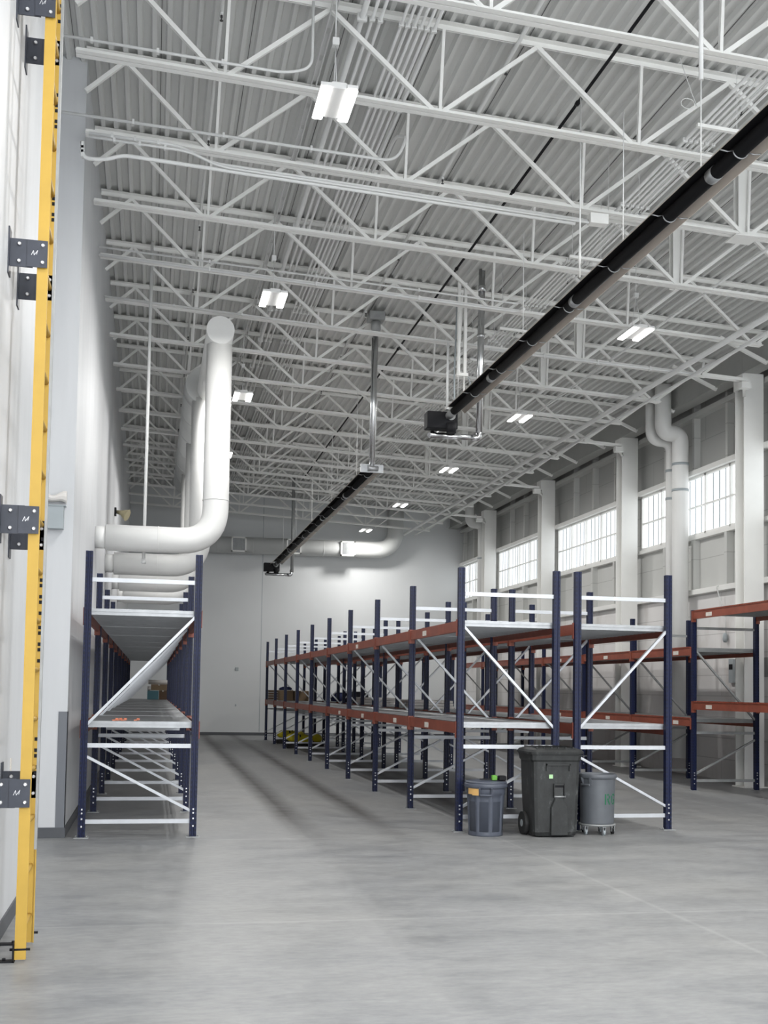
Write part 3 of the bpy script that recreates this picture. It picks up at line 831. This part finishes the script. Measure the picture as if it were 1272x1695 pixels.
for dx in (.11, .21): st.beam((X1+dx, Y1-.1, Z1+.6), (X1+dx, Y1-.1, zbot(X1)+.6), .045, .045)
st.beam((X1+.08, Y1-.1, Z1+.62), (X1+.26, Y1-.1, Z1+.62), .05, .05).tube([(X1+.20, Y1-.1, Z1+.6), (X1+.20, Y1-.1, Z1+.1)], .012, 6)
P1(st, 'strut_hanger', WHITE)
P1(MB().tube([(X1-.02, Y1+.05, Z1+.1), (X1-.02, Y1+.05, Z1+1.15)], .02, 10).tube([(X1-.02, Y1+.05, Z1+.1), (X1-.02, Y1+.05, Z1+.14)], .034, 10), 'air_pipe', PIPEW)
P1(MB().tube(bend([(X1+.09, Y1, Z1+.1), (X1+.07, Y1, Z1+.5), (X1+.10, Y1, Z1+1.6), (X1+.10, Y1, zbot(X1)+.45)], .2), .012, 7)
   .tube(bend([(X1+.30, Y1, Z1+.15), (X1+.36, Y1, Z1+.45), (X1+.26, Y1, Z1+.7)], .2), .007, 6), 'supply_hose', GREYBOX)
X2, Z2, Y2 = 3.62, 5.40, 34.6
t2, P2 = heater(X2, Z2, Y2, 19.0, 1, 'black radiant tube heater farther back over the aisle, hung from a shiny flue', False)
P2(MB().tube([(X2+.0, 19.0, Z2), (X2+.03, 19.0, zdeck(X2)-.28)], .05, 18).tube([(X2-.045, 18.97, Z2+.2), (X2-.03, 18.97, zdeck(X2)-.5)], .012, 8), 'flue_pipe', STEEL)
P2(MB().lathe([(.065, zdeck(X2)-.42), (.065, zdeck(X2)-.36), (.085, zdeck(X2)-.35), (.085, zdeck(X2)-.22), (.06, zdeck(X2)-.2)], X2+.03, 19.0, 18)
   .bevbox(X2-.11, X2+.17, 18.86, 19.14, zdeck(X2)-.2, zdeck(X2)-.05, .01), 'roof_collar', GALVD)
P2(MB().tube([(X2-.08, 18.96, Z2+.02), (X2+.1, 19.0, Z2+.02)], .055, 12).box(X2-.2, X2+.2, 18.97, 19.01, Z2-.05, Z2+.09), 'end_plate', GALV)
P2(MB().tube([(X2+.54, Y2+.15, Z2-.2), (X2+.54, Y2+.15, zdeck(X2))], .05, 12), 'flue_pipe', GALVD)

# ================================================================== CONDUITS
def runy(x, z, y0, y1, r, label, group, name='conduit', clips=True):
    m = MB().tube([(x, y0, z), (x, y1, z)], r, 8)
    if clips:
        for y in JY:
            if y0 < y < y1: m.box(x-r*1.6, x+r*1.6, y-.14, y-.11, z-r*1.3, z+r*1.3)
    return tag(m.build(name, PIPEW), label, 'conduit', group)
GA = 'left conduit bundle under the deck'
xs = [(1.83, .030), (1.93, .017), (2.01, .017), (2.22, .016), (2.285, .016), (2.35, .016), (2.415, .016), (2.48, .016), (2.55, .018)]
for k, (x, r) in enumerate(xs):
    runy(x, zdeck(x)-.16, 3.5, YB-.6, r, 'white conduit under the deck, %s from the left in the left bundle' % ORD[k], GA)
GB = 'right conduit bundle over the bottom chords'
xb = [5.22, 5.28, 5.34, 5.40, 5.46, 5.53]
for k, x in enumerate(xb):
    runy(x, zbot(x)+.10, 4.5, 36.5, .0125 if k else .017, 'white conduit over the chords, %s from the left in the right bundle' % ORD[k], GB)
# trapeze hangers of the right bundle
for k, y in enumerate((12.42, 13.6, 10.1, 16.6, 18.3)):
    z = zbot(5.35)+.06
    m = MB().beam((5.15, y, z), (5.62, y, z-.02), .04, .035)
    o = m.build('strut_bar', WHITE)
    MB().tube([(5.19, y, z), (5.19, y, zdeck(5.2))], .004, 5).tube([(5.58, y, z), (5.58, y, zdeck(5.6))], .004, 5).build('hanger_rod', PIPEW, o)
    o['g'] = 0; del o['g']
    tag(o, 'short white strut bar under the right conduit bundle, %s from the camera' % ORD[[1, 2, 0, 3, 4][k]], 'strut', 'strut bars under the right conduit bundle')
# conduits crossing along the second joist to the junction box
jz = lambda x: zbot(x)
def runx(pts, r, label, grp='conduits crossing along the near joist', rb=.15):
    m = MB().tube(bend(pts, rb, 6), r, 8)
    for u in range(1, 4):
        a, b = Vector(pts[0]), Vector(pts[1]); p = a+(b-a)*u/4
        m.box(p.x-.012, p.x+.012, p.y-r*1.5, p.y+r*1.5, p.z-r*1.6, p.z+r*1.6)
    return tag(m.build('conduit', PIPEW), label, 'conduit', grp)
runx([(-1.3, 11.98, 7.60), (2.5, 11.98, 7.46), (2.62, 11.98, 7.75), (2.62, 12.6, zdeck(2.62)-.18), (2.62, 15, zdeck(2.62)-.18)], .017,
     'white crossing conduit that curves up into the left conduit bundle', rb=.25)
runx([(-.80, 11.98, 7.40), (.15, 11.98, 7.37), (.45, 11.98, 7.22), (4.75, 11.98, 7.02)], .017, 'white kinked conduit, topmost along the near joist to the junction box')
runx([(-.80, 11.94, 7.34), (.25, 11.94, 7.30), (.55, 11.94, 7.17), (4.75, 11.94, 6.98)], .014, 'white kinked conduit, second from the top along the near joist')
runx([(-.86, 11.98, 7.30), (-.86, 11.98, 7.12), (-.62, 11.98, 7.13), (-.45, 11.98, 7.20), (4.6, 11.98, 6.97)], .022, 'thick white conduit bowing out of the left wall end below the near joist', rb=.1)
o = MB().bevbox(4.76, 4.98, 11.9, 12.02, 6.97, 7.09, .006).build('junction_box', WHITE)
tag(o, 'white junction box below the second visible joist, left of the near heater', 'box')
runx([(-1.3, 10.48, 7.58), (1.1, 10.48, 7.47), (1.35, 10.48, 7.55), (1.35, 10.48, zdeck(1.35)-.1)], .014, 'white conduit clipped on the nearest full joist, ending up beside the near lamp', 'conduits crossing along the nearest joist', .12)
runx([(-.86, 15.55, 7.56), (5.1, 15.55, 7.28), (5.15, 15.4, 7.28)], .014, 'white conduit crossing beneath the joist behind the near lamp, upper one', 'conduits crossing behind the near lamp')
runx([(-.86, 15.55, 7.45), (5.1, 15.55, 7.16), (5.15, 15.4, 7.16)], .02, 'white conduit crossing beneath the joist behind the near lamp, lower one', 'conduits crossing behind the near lamp')
runx([(-.86, 17.36, 7.50), (3.3, 17.36, 7.28), (5.0, 17.36, 7.20)], .013, 'white conduit crossing to the near flue pipe of the far heater', 'conduits crossing behind the near lamp')
runx([(5.2, 17.3, 7.13), (8.9, 17.3, 6.98), (8.95, 17.3, 7.2)], .022, 'white pipe crossing from the near heater burner to the right girder', 'conduits crossing behind the near lamp')
# loose loop of wire by the near heater
lw = [(4.72, 9.6, 7.6), (4.85, 9.6, 7.25), (4.90, 9.6, 7.15)]+[(4.80+.07*math.cos(a), 9.6, 7.17+.05*math.sin(a)) for a in [2*PI*j/12 for j in range(13)]]
tag(MB().tube(lw, .004, 5).build('wire_loop', PIPEW), 'loose loop of thin wire hanging above the near heater', 'wire')
# black gas line
gl = MB().tube([(4.29, 3.0, 7.9), (4.29, 33.5, 7.9)], .017, 8)
for y in (9.9, 11.1, 13.3, 16.0, 20.1): gl.tube([(4.29, y, 7.9), (4.29, y+.05, 7.9)], .026, 8)
tag(gl.build('gas_pipe', BLACK), 'thin black gas pipe running front to back below the deck', 'pipe')
# hanging rods / pole over the near heater
tag(MB().tube([(4.37, 8.5, 6.75), (4.37, 8.5, 8.1)], .02, 10).tube([(4.37, 8.5, 7.45), (4.37, 8.5, 7.49)], .028, 10).tube([(4.37, 8.5, 6.0), (4.37, 8.5, 6.8)], .006, 6)
    .build('hanger_pole', PIPEW), 'white hanging pole dropping to the near heater at the upper right', 'pole')
tag(MB().tube([(4.28, 11.0, 5.96), (4.28, 11.0, 7.9)], .008, 6).tube([(4.28, 11.0, 6.1), (4.28, 11.0, 6.3)], .014, 6)
    .build('hanger_rod', PIPEW), 'thin white rod hanging from the gas pipe down to the near heater', 'rod')
# sprinkler lines with heads
def sprinkler(x, z, ys_, label):
    o = MB().tube([(x, 4, z), (x, YB-.6, z)], .021, 10).build('sprinkler_pipe', DECK)
    for y in ys_:
        h = MB().tube([(x, y, z-.01), (x, y, z-.05)], .018, 8)
        hd = h.build('sprinkler_drop', PIPEW, o)
        MB().tube([(x, y, z-.05), (x, y, z-.075)], .012, 8).tube([(x, y, z-.075), (x, y, z-.10)], .006, 6).tube([(x, y, z-.10), (x, y, z-.106)], .018, 10).build('sprinkler_head', COPPER, hd)
    return tag(o, label, 'pipe', 'sprinkler pipes under the deck')
ysp = [10.94+2.62*k for k in range(-1, 10)]
sprinkler(.50, 8.28, ysp, 'sprinkler pipe with dark heads nearest the left wall')
sprinkler(3.44, 8.13, [y+.03 for y in ysp], 'sprinkler pipe with dark heads just left of the black gas pipe')
sprinkler(6.1, 8.0, [y for y in ysp], 'sprinkler pipe with dark heads right of the near heater')
# perforated strut beside the near lamp
m = MB(); x = 1.56
for k in range(60):
    y = 5+k*.5
    if y < 34: m.box(x-.03, x-.022, y, y+.5, zdeck(x)-.12, zdeck(x)-.08).box(x+.022, x+.03, y, y+.5, zdeck(x)-.12, zdeck(x)-.08).box(x-.03, x+.03, y, y+.40, zdeck(x)-.08, zdeck(x)-.076)
tag(m.build('slotted_channel', PIPEW), 'slotted white channel running front to back above the left row of lamps', 'channel')

# ================================================================== BINS
def bin_round(name, cx, cy, z0, r0, r1, h, mm, label, ribs=8, handles=True, ha=-PI/2-.3):
    t = thing(name, label, 'bin', (cx, cy, z0))
    n = 96
    def R(a, u):
        base = r0+(r1-r0)*u
        if ribs and .03 < u < .78:
            ph = (a*ribs/(2*PI)) % 1
            d = abs(ph-.5)
            k = max(0, min(1, (.42-d)/.05)); base -= .012*k
        return base
    prof = [0, .02, .03, .1, .3, .5, .7, .775, .79, .86, .90]
    rings = [[(R(a, u)*math.cos(a), R(a, u)*math.sin(a), u*h) for a in [2*PI*j/n for j in range(n)]] for u in prof]
    b = MB().loft(rings, True, False, True)
    rim = [(r1*.99, h*.90), (r1+.012, h*.915), (r1+.018, h*.93), (r1+.018, h*.985), (r1+.010, h), (r1-.008, h), (r1-.014, h*.985), (r0-.008, .02)]
    b.lathe([(r, z) for r, z in rim], 0, 0, n, True, False, True)
    b.build('body', mm, t)
    if handles:
        for k, a0 in enumerate((ha, ha+PI)):
            hnd = MB()
            for s in (-1, 1):
                a = a0+s*.27
                hnd.beam(((r1-.01)*math.cos(a), (r1-.01)*math.sin(a), h*.79), ((r1+.02)*math.cos(a), (r1+.02)*math.sin(a), h*.93), .02, .03)
            pts = [((r1+.028)*math.cos(a0+.27*q/4), (r1+.028)*math.sin(a0+.27*q/4), h*.79) for q in range(-4, 5)]
            hnd.tube(pts, .011, 8); hnd.build('handle', mm, t)
    return t
t = bin_round('round_bin', 3.735, 12.38, .0, .195, .225, .585, BINC, 'blue-grey round ribbed bin with clutter on its rim, left of the black cart')
# lid lying tilted and tape patch
MB().lathe([(.0, .0), (.20, .0), (.235, .006), (.238, .02), (.215, .03), (.08, .045), (.0, .05)], 0, 0, 48).build('lid', BINC, t, ).location = (0, 0, .578)
tp = MB()
for k, (a, z, w, hh) in enumerate(((-2.78, .465, .035, .07), (-2.62, .465, .025, .07), (-2.40, .455, .06, .085))):
    a0 = a
    r = .226
    pts = []
    for q in range(5):
        aa = a0+w/r*(q/4-.5)*1.4
        pts.append((aa))
    vs = [(r*1.01*math.cos(aa), r*1.01*math.sin(aa), z+dz) for aa in pts for dz in (0, hh)]
    tp.add(vs, [(2*q, 2*q+2, 2*q+3, 2*q+1) for q in range(4)])
tp.build('tape_patch', TAPE, t)
o = MB().bevbox(3.76, 3.82, 12.22, 12.27, .622, .678, .006).build('lime_bottle', LIME); tag(o, 'lime green plastic bottle cap piece lying on the lid of the round ribbed bin', 'bottle')
MB().tube([(3.82, 12.245, .65), (3.835, 12.245, .65)], .018, 10).build('neck', BLACK, o)
tag(MB().bevbox(3.845, 3.935, 12.24, 12.32, .615, .672, .01).build('black_case', BLACK), 'small black case lying on the right side of the round ribbed bin lid', 'case')
tag(MB().beam((3.62, 12.24, .634), (3.755, 12.24, .634), .02, .012).build('thin_tool', BLACK), 'thin black tool lying beside the lime piece on the bin lid', 'tool')

# bin on dolly
bx, by = 5.07, 12.37
t = bin_round('round_bin', bx, by, .125, .19, .205, .565, BIN3C, 'grey round bin with green stencilled letters standing on a wheeled dolly', ribs=0, ha=-2.6)
# green stencil letters wrapped on the curved front
def stroke(m, a0, z0, a1, z1, w=.018, r=.199):
    n = 5; up = []
    for q in range(n):
        u = q/(n-1); a = a0+(a1-a0)*u; z = z0+(z1-z0)*u; up.append((a, z))
    dx = (a1-a0)*r; dz = z1-z0; L = math.hypot(dx, dz); nx, nz = -dz/L*w/2, dx/L*w/2
    vs = []
    for a, z in up:
        rr = r+(z-.35)*.022
        for s in (1, -1):
            aa = a+s*nx/r; vs.append(((rr+.0015)*math.cos(aa), (rr+.0015)*math.sin(aa), z+s*nz))
    m.add(vs, [(2*q+1, 2*q+3, 2*q+2, 2*q) for q in range(n-1)]); return m
lt_ = MB(); c = -PI/2+.10; H0, H1 = .225, .345
def A(x): return c+x/.199
stroke(lt_, A(0), H0, A(0), H1); stroke(lt_, A(.02), H1-.009, A(.045), H1-.009); stroke(lt_, A(.052), H1-.02, A(.052), H1-.05)
stroke(lt_, A(.02), H1-.058, A(.045), H1-.058); stroke(lt_, A(.030), H1-.068, A(.058), H0)
g0 = .092
stroke(lt_, A(g0), H0+.02, A(g0), H1-.02); stroke(lt_, A(g0+.01), H1-.009, A(g0+.05), H1-.009); stroke(lt_, A(g0+.01), H0+.009, A(g0+.05), H0+.009)
stroke(lt_, A(g0+.056), H0+.01, A(g0+.056), H0+.05); stroke(lt_, A(g0+.03), H0+.05, A(g0+.058), H0+.05); stroke(lt_, A(g0+.056), H1-.01, A(g0+.056), H1-.03)
lt_.build('stencil_letters', GREEN, t)
t = thing('bin_dolly', 'round wheeled dolly with castors carrying the grey stencilled bin', 'dolly', (bx, by, 0))
MB().lathe([(.0, .10), (.20, .10), (.212, .108), (.212, .122), (.20, .1245), (0, .1245)], 0, 0, 40).build('dolly_plate', GALVD, t)
for k in range(5):
    a = -PI/2+2*PI*k/5+.05
    x, y = .175*math.cos(a), .175*math.sin(a)
    cs = MB().box(x-.018, x-.013, y-.02, y+.02, .03, .10).box(x+.013, x+.018, y-.02, y+.02, .03, .10).box(x-.022, x+.022, y-.024, y+.024, .092, .10).build('caster', GALV, t)
    MB().tube([(x-.011, y, .032), (x+.011, y, .032)], .032, 18).build('wheel', RUBBER if k % 2 else GREYBOX, cs)

# black wheeled cart
t = thing('wheeled_trash_cart', 'large scuffed black wheeled trash cart with hinged lid between the two round bins', 'trash cart', (4.465, 12.07, 0))
def rr(x0, x1, y0, y1, z, b):
    return [(x0+b, y0, z), (x1-b, y0, z), (x1-b*.3, y0+b*.3, z), (x1, y0+b, z), (x1, y1-b, z), (x1-b*.3, y1-b*.3, z), (x1-b, y1, z), (x0+b, y1, z), (x0+b*.3, y1-b*.3, z), (x0, y1-b, z), (x0, y0+b, z), (x0+b*.3, y0+b*.3, z)]
body = MB().loft([rr(-.24, .25, .03, .40, .015, .05), rr(-.255, .262, .01, .42, .06, .05), rr(-.275, .275, .0, .45, .50, .05), rr(-.285, .285, -.01, .46, .84, .05),
                  rr(-.30, .295, -.02, .47, .86, .05), rr(-.305, .30, -.025, .475, .925, .05), rr(-.28, .28, .0, .45, .925, .05), rr(-.27, .27, .02, .43, .7, .05)], True, True)
body.build('body', CARTC, t)
# centre panel relief, grab recess and bar
pn = MB().loft([[(-.075, .005, .03), (.135, .005, .03), (.135, -.002, .33), (.075, -.004, .42), (.075, -.004, .60), (-.035, -.004, .60), (-.035, -.004, .42), (-.075, -.002, .33)],
                [(-.065, -.022, .03), (.125, -.022, .03), (.125, -.024, .33), (.066, -.024, .42), (.066, -.024, .435), (-.026, -.024, .435), (-.026, -.024, .42), (-.065, -.024, .33)]], False, True)
pn.build('front_panel', CARTC, t)
MB().box(-.035, .085, -.018, -.002, .58, .60).box(-.04, -.030, -.03, .0, .44, .60).box(.082, .092, -.03, .0, .44, .60).build('grab_recess', CARTC, t)
MB().box(-.030, .082, -.0095, -.003, .45, .58).build('recess_back', BLACK, t)
MB().tube([(-.04, -.034, .455), (.092, -.034, .455)], .010, 10).build('grab_bar', GALV, t)
MB().box(-.13, .15, -.03, -.008, .80, .82).box(-.13, -.12, -.03, -.008, .74, .82).box(.14, .15, -.03, -.008, .74, .82).build('rim_rib', CARTC, t)
MB().box(-.095, -.05, -.016, -.008, .655, .70).build('sticker', mat('pale_green_sticker', (.45, .72, .38), .5), t, )
lid = MB().loft([rr(-.325, .315, -.055, .47, .925, .06), rr(-.33, .32, -.06, .475, .95, .06), rr(-.31, .30, -.03, .46, .975, .06), rr(-.22, .22, .03, .42, 1.0, .06), rr(-.18, .18, .06, .40, .99, .05)], True, True)
lid.build('lid', CARTC, t)
lr = MB()
for k in range(6): lr.box(-.24+k*.085, -.225+k*.085, .0, .43, .975, 1.004)
lr.box(.20, .345, -.03, -.01, .905, .915).build('lid_rib', CARTC, t)
MB().tube([(-.28, .45, .90), (-.28, .52, .94), (.28, .52, .94), (.28, .45, .90)], .014, 8).build('handle', CARTC, t)
for s in (-1, 1):
    w = MB().tube([(s*.275-.028, .31, .13), (s*.275+.028, .31, .13)], .13, 28).build('wheel', RUBBER, t)
    MB().tube([(s*.275-.032, .31, .13), (s*.275+.032, .31, .13)], .04, 16).build('wheel_hub', GREYBOX, w)
MB().tube([(-.30, .31, .13), (.30, .31, .13)], .010, 8).build('axle', GALVD, t)
